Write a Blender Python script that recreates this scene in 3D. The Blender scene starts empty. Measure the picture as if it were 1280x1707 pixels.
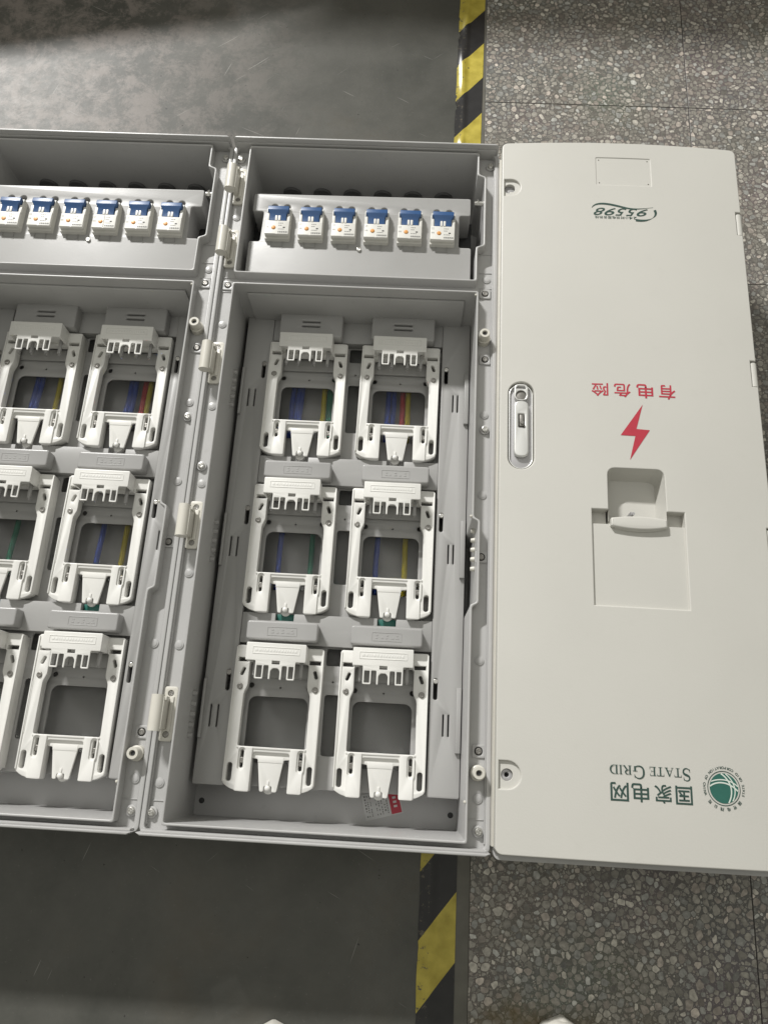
import bpy, bmesh, math, random
from mathutils import Vector, Matrix
R = math.radians
random.seed(7)
SC = bpy.context.scene
COL = SC.collection
H = 0.175            # height of the boxes' end lips above the floor

# ------------------------------------------------------------------ camera
cam = bpy.data.cameras.new('camera')
cam.sensor_fit = 'VERTICAL'; cam.sensor_height = 24.0
cam.lens = 24.0 * 1285.4 / 1707.0
cam.clip_start = 0.01; cam.clip_end = 100
co = bpy.data.objects.new('camera', cam); COL.objects.link(co)
co.location = (0.32787, 0.11163, 1.04403 + H)
co.rotation_euler = (0.308272, 0.01682, 0.055105)
SC.camera = co

# ------------------------------------------------------------------ light
w = bpy.data.worlds.new('World'); SC.world = w; w.use_nodes = True
w.node_tree.nodes['Background'].inputs[0].default_value = (1.0, 0.985, 0.87, 1)
w.node_tree.nodes['Background'].inputs[1].default_value = 0.33
def area(name, loc, target, sx, sy, power, col, twist=0.0):
    l = bpy.data.lights.new(name, 'AREA'); l.shape = 'RECTANGLE'; l.size = sx; l.size_y = sy
    l.energy = power; l.color = col
    o = bpy.data.objects.new(name, l); COL.objects.link(o)
    o.location = loc
    d = Vector(target) - Vector(loc)
    o.rotation_euler = d.to_track_quat('-Z', 'Y').to_euler()
    return o
# ceiling tube lamp beyond the top of the picture, a little to the left
KD = Vector((-0.58, 1.0, 0.80)).normalized() * 10.0
area('ceiling_tube_lamp', Vector((0.25, 0.6, 0.1)) + KD, (0.25, 0.6, 0.1), 1.5, 0.09, 1260, (1.0, 0.985, 0.96))
# soft, weak fill lamp added straight overhead for ambient light
area('overhead_fill_lamp', (0.0, 0.9, 3.4), (0.1, 0.7, 0), 3.0, 1.6, 12, (1.0, 0.99, 0.96))
vs = SC.view_settings
vs.view_transform = 'Standard'; vs.look = 'None'; vs.exposure = 0.0; vs.gamma = 1.0
try: vs.use_curve_mapping = False
except Exception: pass

# ------------------------------------------------------------------ materials
def mat(name, col, rough=0.45, metal=0.0, spec=0.5, var=0.05, scale=14.0, bump=0.0, bscale=300.0, dirt=0.0, coat=0.0):
    m = bpy.data.materials.new(name); m.use_nodes = True
    nt = m.node_tree; N = nt.nodes; L = nt.links
    b = N['Principled BSDF']
    b.inputs['Roughness'].default_value = rough; b.inputs['Metallic'].default_value = metal
    b.inputs['Specular IOR Level'].default_value = spec
    b.inputs['Coat Weight'].default_value = coat
    tc = N.new('ShaderNodeTexCoord')
    no = N.new('ShaderNodeTexNoise'); no.inputs['Scale'].default_value = scale; no.inputs['Detail'].default_value = 6
    L.new(tc.outputs['Object'], no.inputs['Vector'])
    rp = N.new('ShaderNodeValToRGB')
    c = Vector(col)
    rp.color_ramp.elements[0].position = 0.3; rp.color_ramp.elements[1].position = 0.7
    rp.color_ramp.elements[0].color = (*(c * (1 - var)), 1); rp.color_ramp.elements[1].color = (*(c * (1 + var)), 1)
    L.new(no.outputs['Fac'], rp.inputs['Fac'])
    out = rp.outputs['Color']
    if dirt > 0:
        n2 = N.new('ShaderNodeTexNoise'); n2.inputs['Scale'].default_value = 38; n2.inputs['Detail'].default_value = 9
        n2.inputs['Roughness'].default_value = 0.7
        L.new(tc.outputs['Object'], n2.inputs['Vector'])
        r2 = N.new('ShaderNodeValToRGB'); r2.color_ramp.elements[0].position = 0.60; r2.color_ramp.elements[1].position = 0.78
        L.new(n2.outputs['Fac'], r2.inputs['Fac'])
        mu = N.new('ShaderNodeMath'); mu.operation = 'MULTIPLY'; mu.inputs[1].default_value = dirt
        L.new(r2.outputs['Color'], mu.inputs[0])
        mx = N.new('ShaderNodeMix'); mx.data_type = 'RGBA'
        mx.inputs['B'].default_value = (c[0] * .45, c[1] * .43, c[2] * .38, 1)
        L.new(mu.outputs[0], mx.inputs['Factor']); L.new(out, mx.inputs['A'])
        out = mx.outputs['Result']
    oi = N.new('ShaderNodeObjectInfo'); mo = N.new('ShaderNodeMapRange'); mo.inputs['To Min'].default_value = .965; mo.inputs['To Max'].default_value = 1.035
    L.new(oi.outputs['Random'], mo.inputs['Value'])
    vm = N.new('ShaderNodeVectorMath'); vm.operation = 'SCALE'; L.new(out, vm.inputs[0]); L.new(mo.outputs[0], vm.inputs['Scale'])
    L.new(vm.outputs[0], b.inputs['Base Color'])
    mr = N.new('ShaderNodeMapRange'); mr.inputs['To Min'].default_value = max(0.03, rough - 0.07); mr.inputs['To Max'].default_value = rough + 0.09
    n3 = N.new('ShaderNodeTexNoise'); n3.inputs['Scale'].default_value = scale * 3.1; n3.inputs['Detail'].default_value = 5
    L.new(tc.outputs['Object'], n3.inputs['Vector']); L.new(n3.outputs['Fac'], mr.inputs['Value']); L.new(mr.outputs[0], b.inputs['Roughness'])
    if bump > 0:
        nb = N.new('ShaderNodeTexNoise'); nb.inputs['Scale'].default_value = bscale; nb.inputs['Detail'].default_value = 3
        L.new(tc.outputs['Object'], nb.inputs['Vector'])
        bp = N.new('ShaderNodeBump'); bp.inputs['Strength'].default_value = bump; bp.inputs['Distance'].default_value = 0.002
        L.new(nb.outputs['Fac'], bp.inputs['Height']); L.new(bp.outputs['Normal'], b.inputs['Normal'])
    return m
M = {}
M['case'] = mat('grey_case_plastic', (.435, .432, .426), .33, var=.06, scale=7, bump=.05, dirt=.30)
M['panel'] = mat('grey_panel_plastic', (.345, .342, .334), .40, var=.04, scale=9, bump=.03, dirt=.10)
M['hood'] = mat('grey_hood_plastic', (.352, .349, .343), .30, var=.04, scale=9, bump=.03, dirt=.06)
M['white'] = mat('white_bracket_plastic', (.745, .738, .708), .36, var=.03, scale=20, bump=.04, dirt=.08)
M['door'] = mat('warm_white_door_plastic', (.575, .565, .525), .42, var=.025, scale=5, bump=.06, bscale=420, dirt=.07)
M['hinge'] = mat('cream_hinge_plastic', (.62, .60, .54), .38, var=.04, scale=30, dirt=.15)
M['steel'] = mat('zinc_screw_steel', (.62, .61, .58), .28, metal=1, var=.1, scale=300)
M['dullsteel'] = mat('dull_screw_steel', (.30, .29, .27), .42, metal=.8, var=.15, scale=300)
M['dark'] = mat('dark_hole', (.02, .02, .02), .7, var=.1)
M['blue'] = mat('blue_toggle_plastic', (.026, .082, .215), .35, var=.06, scale=60)
M['bwhite'] = mat('breaker_white_plastic', (.70, .69, .65), .38, var=.03, scale=60)
M['bgrey'] = mat('breaker_body_plastic', (.56, .55, .51), .42, var=.04, scale=60, dirt=.1)
M['orange'] = mat('orange_button', (.70, .33, .09), .4, var=.1, scale=200)
M['ink'] = mat('grey_print_ink', (.14, .14, .135), .6, var=.2, scale=400)
M['black'] = mat('black_print_ink', (.02, .02, .02), .6, var=.1)
M['red'] = mat('red_print_ink', (.44, .032, .055), .5, var=.06, scale=90)
M['green'] = mat('green_print_ink', (.026, .125, .098), .5, var=.06, scale=90)
M['dgreen'] = mat('dark_green_print_ink', (.03, .066, .055), .5, var=.08, scale=90)
M['pale'] = mat('pale_print_ink', (.62, .68, .62), .5, var=.03)
M['chrome'] = mat('satin_lock_metal', (.74, .74, .72), .36, metal=.55, var=.02, scale=4)
M['lockgrey'] = mat('lock_body_metal', (.42, .415, .42), .42, metal=.4, var=.03, scale=6)
M['paper'] = mat('sticker_paper', (.56, .56, .55), .5, var=.05, scale=60)
M['wblue'] = mat('blue_wire', (.01, .06, .42), .4, var=.05)
M['wyellow'] = mat('yellow_wire', (.70, .57, .02), .4, var=.05)
M['wgreen'] = mat('green_wire', (.01, .24, .14), .4, var=.05)
M['wred'] = mat('red_wire', (.55, .02, .03), .4, var=.05)
M['smoke'] = bpy.data.materials.new('smoky_clear_sheet'); M['smoke'].use_nodes = True
_b = M['smoke'].node_tree.nodes['Principled BSDF']
_b.inputs['Base Color'].default_value = (.66, .66, .65, 1); _b.inputs['Transmission Weight'].default_value = .96; _b.inputs['Roughness'].default_value = .07; _b.inputs['IOR'].default_value = 1.12
M['rubber'] = mat('dark_rubber', (.03, .03, .03), .6, var=.1)
M['grommet'] = mat('grey_rubber', (.10, .10, .10), .6, var=.1)
M['teal'] = mat('teal_terminal_plastic', (.012, .12, .095), .45, var=.1)
M['shoe'] = mat('white_shoe_leather', (.66, .64, .58), .5, var=.06, scale=40, bump=.1, dirt=.3)
M['shoedark'] = mat('dark_shoe_mesh', (.03, .03, .032), .8, var=.2, scale=300, bump=.3)
M['occluder'] = mat('brown_carton', (.28, .19, .11), .8, var=.08, scale=10, bump=.1, dirt=.2)

# ------------------------------------------------------------------ mesh helpers
def rect(x0, y0, x1, y1, r=0.0, n=4):
    if r <= 0: return [(x0, y0), (x1, y0), (x1, y1), (x0, y1)]
    p = []
    for cx, cy, a in ((x1 - r, y0 + r, -90), (x1 - r, y1 - r, 0), (x0 + r, y1 - r, 90), (x0 + r, y0 + r, 180)):
        for k in range(n + 1):
            t = R(a + 90 * k / n); p.append((cx + r * math.cos(t), cy + r * math.sin(t)))
    return p
def circ(cx, cy, r, n=20): return [(cx + r * math.cos(2 * math.pi * k / n), cy + r * math.sin(2 * math.pi * k / n)) for k in range(n)]
def slot(cx, cy, w, h, ang=0.0, n=6):
    p = rect(-w / 2, -h / 2, w / 2, h / 2, min(w, h) / 2 * .999, n)
    c, s = math.cos(ang), math.sin(ang)
    return [(cx + x * c - y * s, cy + x * s + y * c) for x, y in p]
def rounded(poly, r, n=3):
    out = []
    m = len(poly)
    for i in range(m):
        p = Vector(poly[i]); a = Vector(poly[i - 1]); b = Vector(poly[(i + 1) % m])
        da = (a - p); db = (b - p)
        rr = min(r, da.length * .45, db.length * .45)
        A = p + da.normalized() * rr; B = p + db.normalized() * rr
        for k in range(n + 1):
            t = k / n
            q = A * (1 - t) ** 2 + p * 2 * t * (1 - t) + B * t * t
            out.append((q.x, q.y))
    return out
def offset(poly, d):
    out = []; m = len(poly)
    ar = sum(poly[i - 1][0] * poly[i][1] - poly[i][0] * poly[i - 1][1] for i in range(m))
    sgn = 1 if ar > 0 else -1
    for i in range(m):
        p = Vector(poly[i]); a = Vector(poly[i - 1]); b = Vector(poly[(i + 1) % m])
        e1 = (p - a).normalized(); e2 = (b - p).normalized()
        n1 = Vector((e1.y, -e1.x)) * sgn; n2 = Vector((e2.y, -e2.x)) * sgn
        nn = (n1 + n2); k = d / max(.3, (1 + n1.dot(n2)))
        q = p + nn * k; out.append((q.x, q.y))
    return out
def plate_mesh(outer, holes=(), z0=0.0, z1=0.01, bevel=0.0, bres=1):
    cu = bpy.data.curves.new('tmp', 'CURVE'); cu.dimensions = '2D'; cu.fill_mode = 'BOTH'
    h = z1 - z0
    bevel = min(bevel, h * .45)
    cu.extrude = h / 2 - bevel; cu.bevel_depth = bevel; cu.bevel_resolution = bres; cu.offset = -bevel
    for poly in [outer] + list(holes):
        s = cu.splines.new('POLY'); s.points.add(len(poly) - 1)
        for q, (x, y) in zip(s.points, poly): q.co = (x, y, 0, 1)
        s.use_cyclic_u = True
    o = bpy.data.objects.new('tmp', cu)
    me = bpy.data.meshes.new_from_object(o)
    bpy.data.objects.remove(o); bpy.data.curves.remove(cu)
    me.transform(Matrix.Translation((0, 0, (z0 + z1) / 2)))
    return me
class MB:
    def __init__(s): s.bm = bmesh.new()
    def mesh(s, me, mtx=None, keep=False):
        if mtx is not None: me.transform(mtx)
        s.bm.from_mesh(me)
        if not keep: bpy.data.meshes.remove(me)
        return s
    def plate(s, outer, holes=(), z0=0., z1=.01, bevel=0., mtx=None, bres=1): return s.mesh(plate_mesh(outer, holes, z0, z1, bevel, bres), mtx)
    def box(s, x0, y0, z0, x1, y1, z1, bevel=.0005, r=0.0):
        return s.plate(rect(x0, y0, x1, y1, r), (), z0, z1, bevel)
    def cyl(s, p0, p1, r, n=20, r2=None):
        p0 = Vector(p0); p1 = Vector(p1); d = p1 - p0
        q = d.to_track_quat('Z', 'Y').to_matrix().to_4x4()
        bmesh.ops.create_cone(s.bm, cap_ends=True, segments=n, radius1=r, radius2=r if r2 is None else r2, depth=d.length,
                              matrix=Matrix.Translation((p0 + p1) / 2) @ q)
        return s
    def sph(s, c, r, sz=1.0, n=16):
        bmesh.ops.create_uvsphere(s.bm, u_segments=n, v_segments=n // 2, radius=r, matrix=Matrix.Translation(c) @ Matrix.Diagonal((1, 1, sz, 1)))
        return s
    def lathe(s, c, prof, n=20):
        rings = []
        for r, z in prof:
            rings.append([s.bm.verts.new((c[0] + r * math.cos(2 * math.pi * k / n), c[1] + r * math.sin(2 * math.pi * k / n), c[2] + z)) for k in range(n)])
        for a, b in zip(rings, rings[1:]):
            for k in range(n): s.bm.faces.new((a[k], a[(k + 1) % n], b[(k + 1) % n], b[k]))
        s.bm.faces.new(rings[-1])
        return s
    def quad(s, pts):
        s.bm.faces.new([s.bm.verts.new(p) for p in pts]); return s
    def tube(s, pts, r, n=10):
        rings = []
        m = len(pts); pts = [Vector(p) for p in pts]
        for i, p in enumerate(pts):
            d = (pts[min(i + 1, m - 1)] - pts[max(i - 1, 0)]).normalized()
            u = d.cross(Vector((0, 0, 1)));
            if u.length < .01: u = Vector((1, 0, 0))
            u.normalize(); v = u.cross(d)
            rings.append([s.bm.verts.new(p + (u * math.cos(2 * math.pi * k / n) + v * math.sin(2 * math.pi * k / n)) * r) for k in range(n)])
        for a, b in zip(rings, rings[1:]):
            for k in range(n): s.bm.faces.new((a[k], a[(k + 1) % n], b[(k + 1) % n], b[k]))
        s.bm.faces.new(rings[0]); s.bm.faces.new(rings[-1][::-1])
        return s
    def build(s, name, m, parent=None, loc=None, angle=32):
        bmesh.ops.remove_doubles(s.bm, verts=s.bm.verts, dist=2e-6)
        bmesh.ops.recalc_face_normals(s.bm, faces=s.bm.faces)
        me = bpy.data.meshes.new(name); s.bm.to_mesh(me); s.bm.free()
        me.materials.append(M[m] if isinstance(m, str) else m)
        me.shade_smooth(); me.set_sharp_from_angle(angle=R(angle))
        return link(name, me, parent, loc)
def link(name, me, parent=None, loc=None):
    o = bpy.data.objects.new(name, me); COL.objects.link(o)
    if parent: o.parent = parent
    if loc: o.location = loc
    return o
def empty(name, loc=(0, 0, 0), rz=0.0):
    o = bpy.data.objects.new(name, None); COL.objects.link(o); o.location = loc; o.rotation_euler = (0, 0, rz)
    o.empty_display_size = .02
    return o
def tag(o, label=None, cat=None, group=None, kind=None):
    if label: o['label'] = label
    if cat: o['category'] = cat
    if group: o['group'] = group
    if kind: o['kind'] = kind
    return o
KIDS = {}
def kids(o): return [c for c in bpy.data.objects if c.parent == o]
def copy_tree(o, parent=None):
    c = o.copy(); COL.objects.link(c)
    if parent: c.parent = parent
    for ch in list(o.children): copy_tree(ch, c)
    return c

# ------------------------------------------------------------------ floor: terrazzo tiles, rubber sheet, hazard tape
def node_mat(name): 
    m = bpy.data.materials.new(name); m.use_nodes = True
    return m, m.node_tree.nodes, m.node_tree.links, m.node_tree.nodes['Principled BSDF']
# terrazzo matrix
m, N, L, b = node_mat('terrazzo_cement'); M['cement'] = m
tc = N.new('ShaderNodeTexCoord')
ge = N.new('ShaderNodeNewGeometry')
n1 = N.new('ShaderNodeTexVoronoi'); n1.inputs['Scale'].default_value = 420
L.new(ge.outputs['Position'], n1.inputs['Vector'])
r1 = N.new('ShaderNodeValToRGB'); r1.color_ramp.elements[0].color = (.30, .265, .215, 1); r1.color_ramp.elements[1].color = (.125, .110, .090, 1)
r1.color_ramp.elements[0].position = .12; r1.color_ramp.elements[1].position = .42
L.new(n1.outputs['Distance'], r1.inputs['Fac'])
n2 = N.new('ShaderNodeTexNoise'); n2.inputs['Scale'].default_value = 6; n2.inputs['Detail'].default_value = 6
L.new(ge.outputs['Position'], n2.inputs['Vector'])
mx = N.new('ShaderNodeMix'); mx.data_type = 'RGBA'; mx.blend_type = 'MULTIPLY'; mx.inputs['Factor'].default_value = .55
L.new(r1.outputs['Color'], mx.inputs['A']); L.new(n2.outputs['Color'], mx.inputs['B'])
hs = N.new('ShaderNodeHueSaturation'); hs.inputs['Saturation'].default_value = .55; hs.inputs['Value'].default_value = 1.35
L.new(mx.outputs['Result'], hs.inputs['Color']); L.new(hs.outputs['Color'], b.inputs['Base Color'])
b.inputs['Roughness'].default_value = .42
# chips, colour from a face attribute
m, N, L, b = node_mat('terrazzo_stone_chip'); M['chip'] = m
at = N.new('ShaderNodeAttribute'); at.attribute_name = 'tone'
ge = N.new('ShaderNodeNewGeometry')
n2 = N.new('ShaderNodeTexNoise'); n2.inputs['Scale'].default_value = 160; n2.inputs['Detail'].default_value = 5
L.new(ge.outputs['Position'], n2.inputs['Vector'])
r2 = N.new('ShaderNodeValToRGB'); r2.color_ramp.elements[0].color = (.62, .62, .62, 1); r2.color_ramp.elements[1].color = (1.1, 1.1, 1.1, 1)
r2.color_ramp.elements[0].position = .3; r2.color_ramp.elements[1].position = .65
L.new(n2.outputs['Fac'], r2.inputs['Fac'])
mx = N.new('ShaderNodeMix'); mx.data_type = 'RGBA'; mx.blend_type = 'MULTIPLY'; mx.inputs['Factor'].default_value = 1
L.new(at.outputs['Color'], mx.inputs['A']); L.new(r2.outputs['Color'], mx.inputs['B'])
L.new(mx.outputs['Result'], b.inputs['Base Color']); b.inputs['Roughness'].default_value = .36
# grey sheet
m, N, L, b = node_mat('scuffed_grey_floor_sheet'); M['sheet'] = m
ge = N.new('ShaderNodeNewGeometry')
def noise(scale, detail=6, rough=.6, vec=None, dist=0.0):
    n = N.new('ShaderNodeTexNoise'); n.inputs['Scale'].default_value = scale; n.inputs['Detail'].default_value = detail
    n.inputs['Roughness'].default_value = rough; n.inputs['Distortion'].default_value = dist
    L.new(vec if vec else ge.outputs['Position'], n.inputs['Vector']); return n
def ramp(src, a, bb, ca, cb):
    r = N.new('ShaderNodeValToRGB'); r.color_ramp.elements[0].position = a; r.color_ramp.elements[1].position = bb
    r.color_ramp.elements[0].color = ca; r.color_ramp.elements[1].color = cb; L.new(src, r.inputs['Fac']); return r
def mixc(fac, A, B, mode='MIX'):
    x = N.new('ShaderNodeMix'); x.data_type = 'RGBA'; x.blend_type = mode
    if isinstance(fac, float): x.inputs['Factor'].default_value = fac
    else: L.new(fac, x.inputs['Factor'])
    for k, v in (('A', A), ('B', B)):
        if isinstance(v, tuple): x.inputs[k].default_value = v
        else: L.new(v, x.inputs[k])
    return x.outputs['Result']
base = ramp(noise(4.5, 12, .68, dist=.1).outputs['Fac'], .32, .68, (.064, .065, .057, 1), (.118, .116, .103, 1)).outputs['Color']
dust = ramp(noise(210, 3, .6).outputs['Fac'], .66, .74, (0, 0, 0, 1), (.5, .5, .5, 1)).outputs['Color']
base = mixc(dust, base, (.16, .155, .14, 1))
rust = ramp(noise(2.2, 9, .7, dist=.1).outputs['Fac'], .56, .72, (0, 0, 0, 1), (.5, .5, .5, 1)).outputs['Color']
base = mixc(rust, base, (.085, .068, .045, 1))
# pale scuffed patch on the left: worn, chalky coating
sep = N.new('ShaderNodeSeparateXYZ'); L.new(ge.outputs['Position'], sep.inputs[0])
mrx = N.new('ShaderNodeMapRange'); mrx.inputs['From Min'].default_value = .12; mrx.inputs['From Max'].default_value = -.32
L.new(sep.outputs['X'], mrx.inputs['Value'])
mry = N.new('ShaderNodeMapRange'); mry.inputs['From Min'].default_value = .75; mry.inputs['From Max'].default_value = 1.15
L.new(sep.outputs['Y'], mry.inputs['Value'])
mm = N.new('ShaderNodeMath'); mm.operation = 'MULTIPLY'; L.new(mrx.outputs[0], mm.inputs[0]); L.new(mry.outputs[0], mm.inputs[1])
wn = ramp(noise(15, 14, .82, dist=.3).outputs['Fac'], .46, .56, (0, 0, 0, 1), (1, 1, 1, 1))
mw = N.new('ShaderNodeMath'); mw.operation = 'MULTIPLY'; L.new(mm.outputs[0], mw.inputs[0]); L.new(wn.outputs['Color'], mw.inputs[1])
mw2 = N.new('ShaderNodeMath'); mw2.operation = 'MULTIPLY'; mw2.inputs[1].default_value = .75; L.new(mw.outputs[0], mw2.inputs[0])
c1 = mixc(mw2.outputs[0], base, (.25, .22, .20, 1))
# thin scratches: stretched noise thresholds in two directions
def scratch(rot, sc, th):
    m0 = N.new('ShaderNodeMapping'); m0.inputs['Rotation'].default_value = (0, 0, R(rot)); L.new(ge.outputs['Position'], m0.inputs['Vector'])
    dn = N.new('ShaderNodeTexNoise'); dn.inputs['Scale'].default_value = 5; L.new(ge.outputs['Position'], dn.inputs['Vector'])
    ad = N.new('ShaderNodeVectorMath'); ad.operation = 'MULTIPLY_ADD'; L.new(dn.outputs['Color'], ad.inputs[0]); ad.inputs[1].default_value = (.02, .02, 0); L.new(m0.outputs[0], ad.inputs[2])
    mp = N.new('ShaderNodeMapping'); mp.inputs['Scale'].default_value = (9.0, 260.0, 1)
    L.new(ad.outputs[0], mp.inputs['Vector'])
    n = noise(sc, 1, .5, mp.outputs[0])
    return ramp(n.outputs['Fac'], th, th + .03, (0, 0, 0, 1), (1, 1, 1, 1)).outputs['Color']
s1 = scratch(28, 1.0, .755); s2 = scratch(-72, 1.1, .765); s3 = scratch(-40, .8, .76)
sm = N.new('ShaderNodeMath'); sm.operation = 'MAXIMUM'; L.new(s1, sm.inputs[0]); L.new(s2, sm.inputs[1])
sm2 = N.new('ShaderNodeMath'); sm2.operation = 'MAXIMUM'; L.new(sm.outputs[0], sm2.inputs[0]); L.new(s3, sm2.inputs[1])
sm3 = N.new('ShaderNodeMath'); sm3.operation = 'MULTIPLY'; sm3.inputs[1].default_value = .55; L.new(sm2.outputs[0], sm3.inputs[0])
c2 = mixc(sm3.outputs[0], c1, (.34, .33, .31, 1))
sp = ramp(noise(95, 2, .5).outputs['Fac'], .74, .77, (0, 0, 0, 1), (1, 1, 1, 1)).outputs['Color']
c3 = mixc(sp, c2, (.03, .028, .025, 1))
L.new(c3, b.inputs['Base Color'])
rr = N.new('ShaderNodeMapRange'); rr.inputs['To Min'].default_value = .42; rr.inputs['To Max'].default_value = .62; b.inputs['Specular IOR Level'].default_value = .46
L.new(noise(38, 12, .8).outputs['Fac'], rr.inputs['Value']); L.new(rr.outputs[0], b.inputs['Roughness'])
bpn = N.new('ShaderNodeBump'); bpn.inputs['Strength'].default_value = .11; bpn.inputs['Distance'].default_value = .002
L.new(noise(130, 6, .7).outputs['Fac'], bpn.inputs['Height']); L.new(bpn.outputs['Normal'], b.inputs['Normal'])
# hazard tape
m, N, L, b = node_mat('yellow_black_hazard_tape'); M['tape'] = m
tc = N.new('ShaderNodeTexCoord'); sep = N.new('ShaderNodeSeparateXYZ'); L.new(tc.outputs['Object'], sep.inputs[0])
# stripe phase: (y - x*slope)/period
def mth(op, a, bb):
    x = N.new('ShaderNodeMath'); x.operation = op
    for i, v in enumerate((a, bb)):
        if isinstance(v, (int, float)): x.inputs[i].default_value = v
        else: L.new(v, x.inputs[i])
    return x.outputs[0]
ph = mth('SUBTRACT', sep.outputs['Y'], mth('MULTIPLY', sep.outputs['X'], 1.25))
ph = mth('DIVIDE', mth('ADD', ph, 0.0), .1795)
fr = mth('FRACT', mth('ADD', ph, 40.0), 0)
st = mth('GREATER_THAN', fr, .5)
tcn = type('o', (), {})
nz = N.new('ShaderNodeTexNoise'); nz.inputs['Scale'].default_value = 45; nz.inputs['Detail'].default_value = 8; L.new(tc.outputs['Object'], nz.inputs['Vector'])
yr = N.new('ShaderNodeValToRGB'); yr.color_ramp.elements[0].color = (.36, .29, .040, 1); yr.color_ramp.elements[1].color = (.52, .43, .075, 1)
yr.color_ramp.elements[0].position = .3; yr.color_ramp.elements[1].position = .65; L.new(nz.outputs['Fac'], yr.inputs['Fac'])
br = N.new('ShaderNodeValToRGB'); br.color_ramp.elements[0].color = (.014, .014, .015, 1); br.color_ramp.elements[1].color = (.035, .034, .034, 1)
L.new(nz.outputs['Fac'], br.inputs['Fac'])
mx = N.new('ShaderNodeMix'); mx.data_type = 'RGBA'; L.new(st, mx.inputs['Factor']); L.new(yr.outputs['Color'], mx.inputs['B']); L.new(br.outputs['Color'], mx.inputs['A'])
n5 = N.new('ShaderNodeTexNoise'); n5.inputs['Scale'].default_value = 70; n5.inputs['Detail'].default_value = 4; L.new(tc.outputs['Object'], n5.inputs['Vector'])
r5 = N.new('ShaderNodeValToRGB'); r5.color_ramp.elements[0].position = .69; r5.color_ramp.elements[1].position = .73; L.new(n5.outputs['Fac'], r5.inputs['Fac'])
mx2 = N.new('ShaderNodeMix'); mx2.data_type = 'RGBA'; L.new(r5.outputs['Color'], mx2.inputs['Factor']); L.new(mx.outputs['Result'], mx2.inputs['A']); mx2.inputs['B'].default_value = (.06, .05, .035, 1)
n6 = N.new('ShaderNodeTexNoise'); n6.inputs['Scale'].default_value = 120; n6.inputs['Detail'].default_value = 8; n6.inputs['Roughness'].default_value = .75; L.new(tc.outputs['Object'], n6.inputs['Vector'])
edge = N.new('ShaderNodeMapRange'); edge.inputs['From Min'].default_value = .022; edge.inputs['From Max'].default_value = .014; edge.inputs['To Max'].default_value = .09; L.new(sep.outputs['X'], edge.inputs['Value'])
r6 = N.new('ShaderNodeValToRGB'); r6.color_ramp.elements[0].position = .66; r6.color_ramp.elements[1].position = .70
L.new(mth('ADD', n6.outputs['Fac'], edge.outputs[0]), r6.inputs['Fac'])
mx3 = N.new('ShaderNodeMix'); mx3.data_type = 'RGBA'; L.new(r6.outputs['Color'], mx3.inputs['Factor']); L.new(mx2.outputs['Result'], mx3.inputs['A']); mx3.inputs['B'].default_value = (.11, .095, .07, 1)
L.new(mx3.outputs['Result'], b.inputs['Base Color']); b.inputs['Roughness'].default_value = .30

def brown_patches(m, pts):  # mixes noisy brown patches into the base colour around the given points
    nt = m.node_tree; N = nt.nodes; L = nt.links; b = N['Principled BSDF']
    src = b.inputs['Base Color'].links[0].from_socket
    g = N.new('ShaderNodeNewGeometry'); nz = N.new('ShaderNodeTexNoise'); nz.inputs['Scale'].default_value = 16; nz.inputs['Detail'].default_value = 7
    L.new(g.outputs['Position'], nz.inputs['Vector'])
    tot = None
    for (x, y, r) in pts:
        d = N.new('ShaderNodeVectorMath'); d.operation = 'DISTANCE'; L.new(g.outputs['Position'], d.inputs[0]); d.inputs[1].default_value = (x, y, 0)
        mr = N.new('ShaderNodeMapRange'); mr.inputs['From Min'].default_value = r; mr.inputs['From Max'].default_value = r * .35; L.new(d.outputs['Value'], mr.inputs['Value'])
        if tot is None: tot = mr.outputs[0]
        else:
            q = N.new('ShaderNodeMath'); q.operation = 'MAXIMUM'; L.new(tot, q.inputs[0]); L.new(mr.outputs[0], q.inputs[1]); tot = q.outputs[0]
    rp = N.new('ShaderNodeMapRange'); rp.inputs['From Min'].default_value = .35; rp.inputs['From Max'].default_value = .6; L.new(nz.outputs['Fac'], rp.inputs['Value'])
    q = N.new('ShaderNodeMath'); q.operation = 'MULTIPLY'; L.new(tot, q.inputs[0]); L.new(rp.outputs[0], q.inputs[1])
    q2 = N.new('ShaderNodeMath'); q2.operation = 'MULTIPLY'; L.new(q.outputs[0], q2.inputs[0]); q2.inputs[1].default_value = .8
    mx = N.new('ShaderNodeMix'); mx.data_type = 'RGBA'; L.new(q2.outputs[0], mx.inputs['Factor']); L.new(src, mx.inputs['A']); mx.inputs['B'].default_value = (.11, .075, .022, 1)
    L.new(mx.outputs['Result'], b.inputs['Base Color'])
for _m in ('cement', 'chip'): brown_patches(M[_m], [(.515, -.225, .055), (.475, -.235, .04), (.665, -.235, .05), (.60, -.27, .08)])
# base floor under everything
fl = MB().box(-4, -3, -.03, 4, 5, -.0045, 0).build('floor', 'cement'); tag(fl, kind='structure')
TX, TY, TS = .4395, 1.364, .4
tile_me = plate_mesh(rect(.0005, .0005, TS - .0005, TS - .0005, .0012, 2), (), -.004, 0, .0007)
tile_me.materials.append(M['cement'])
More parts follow.
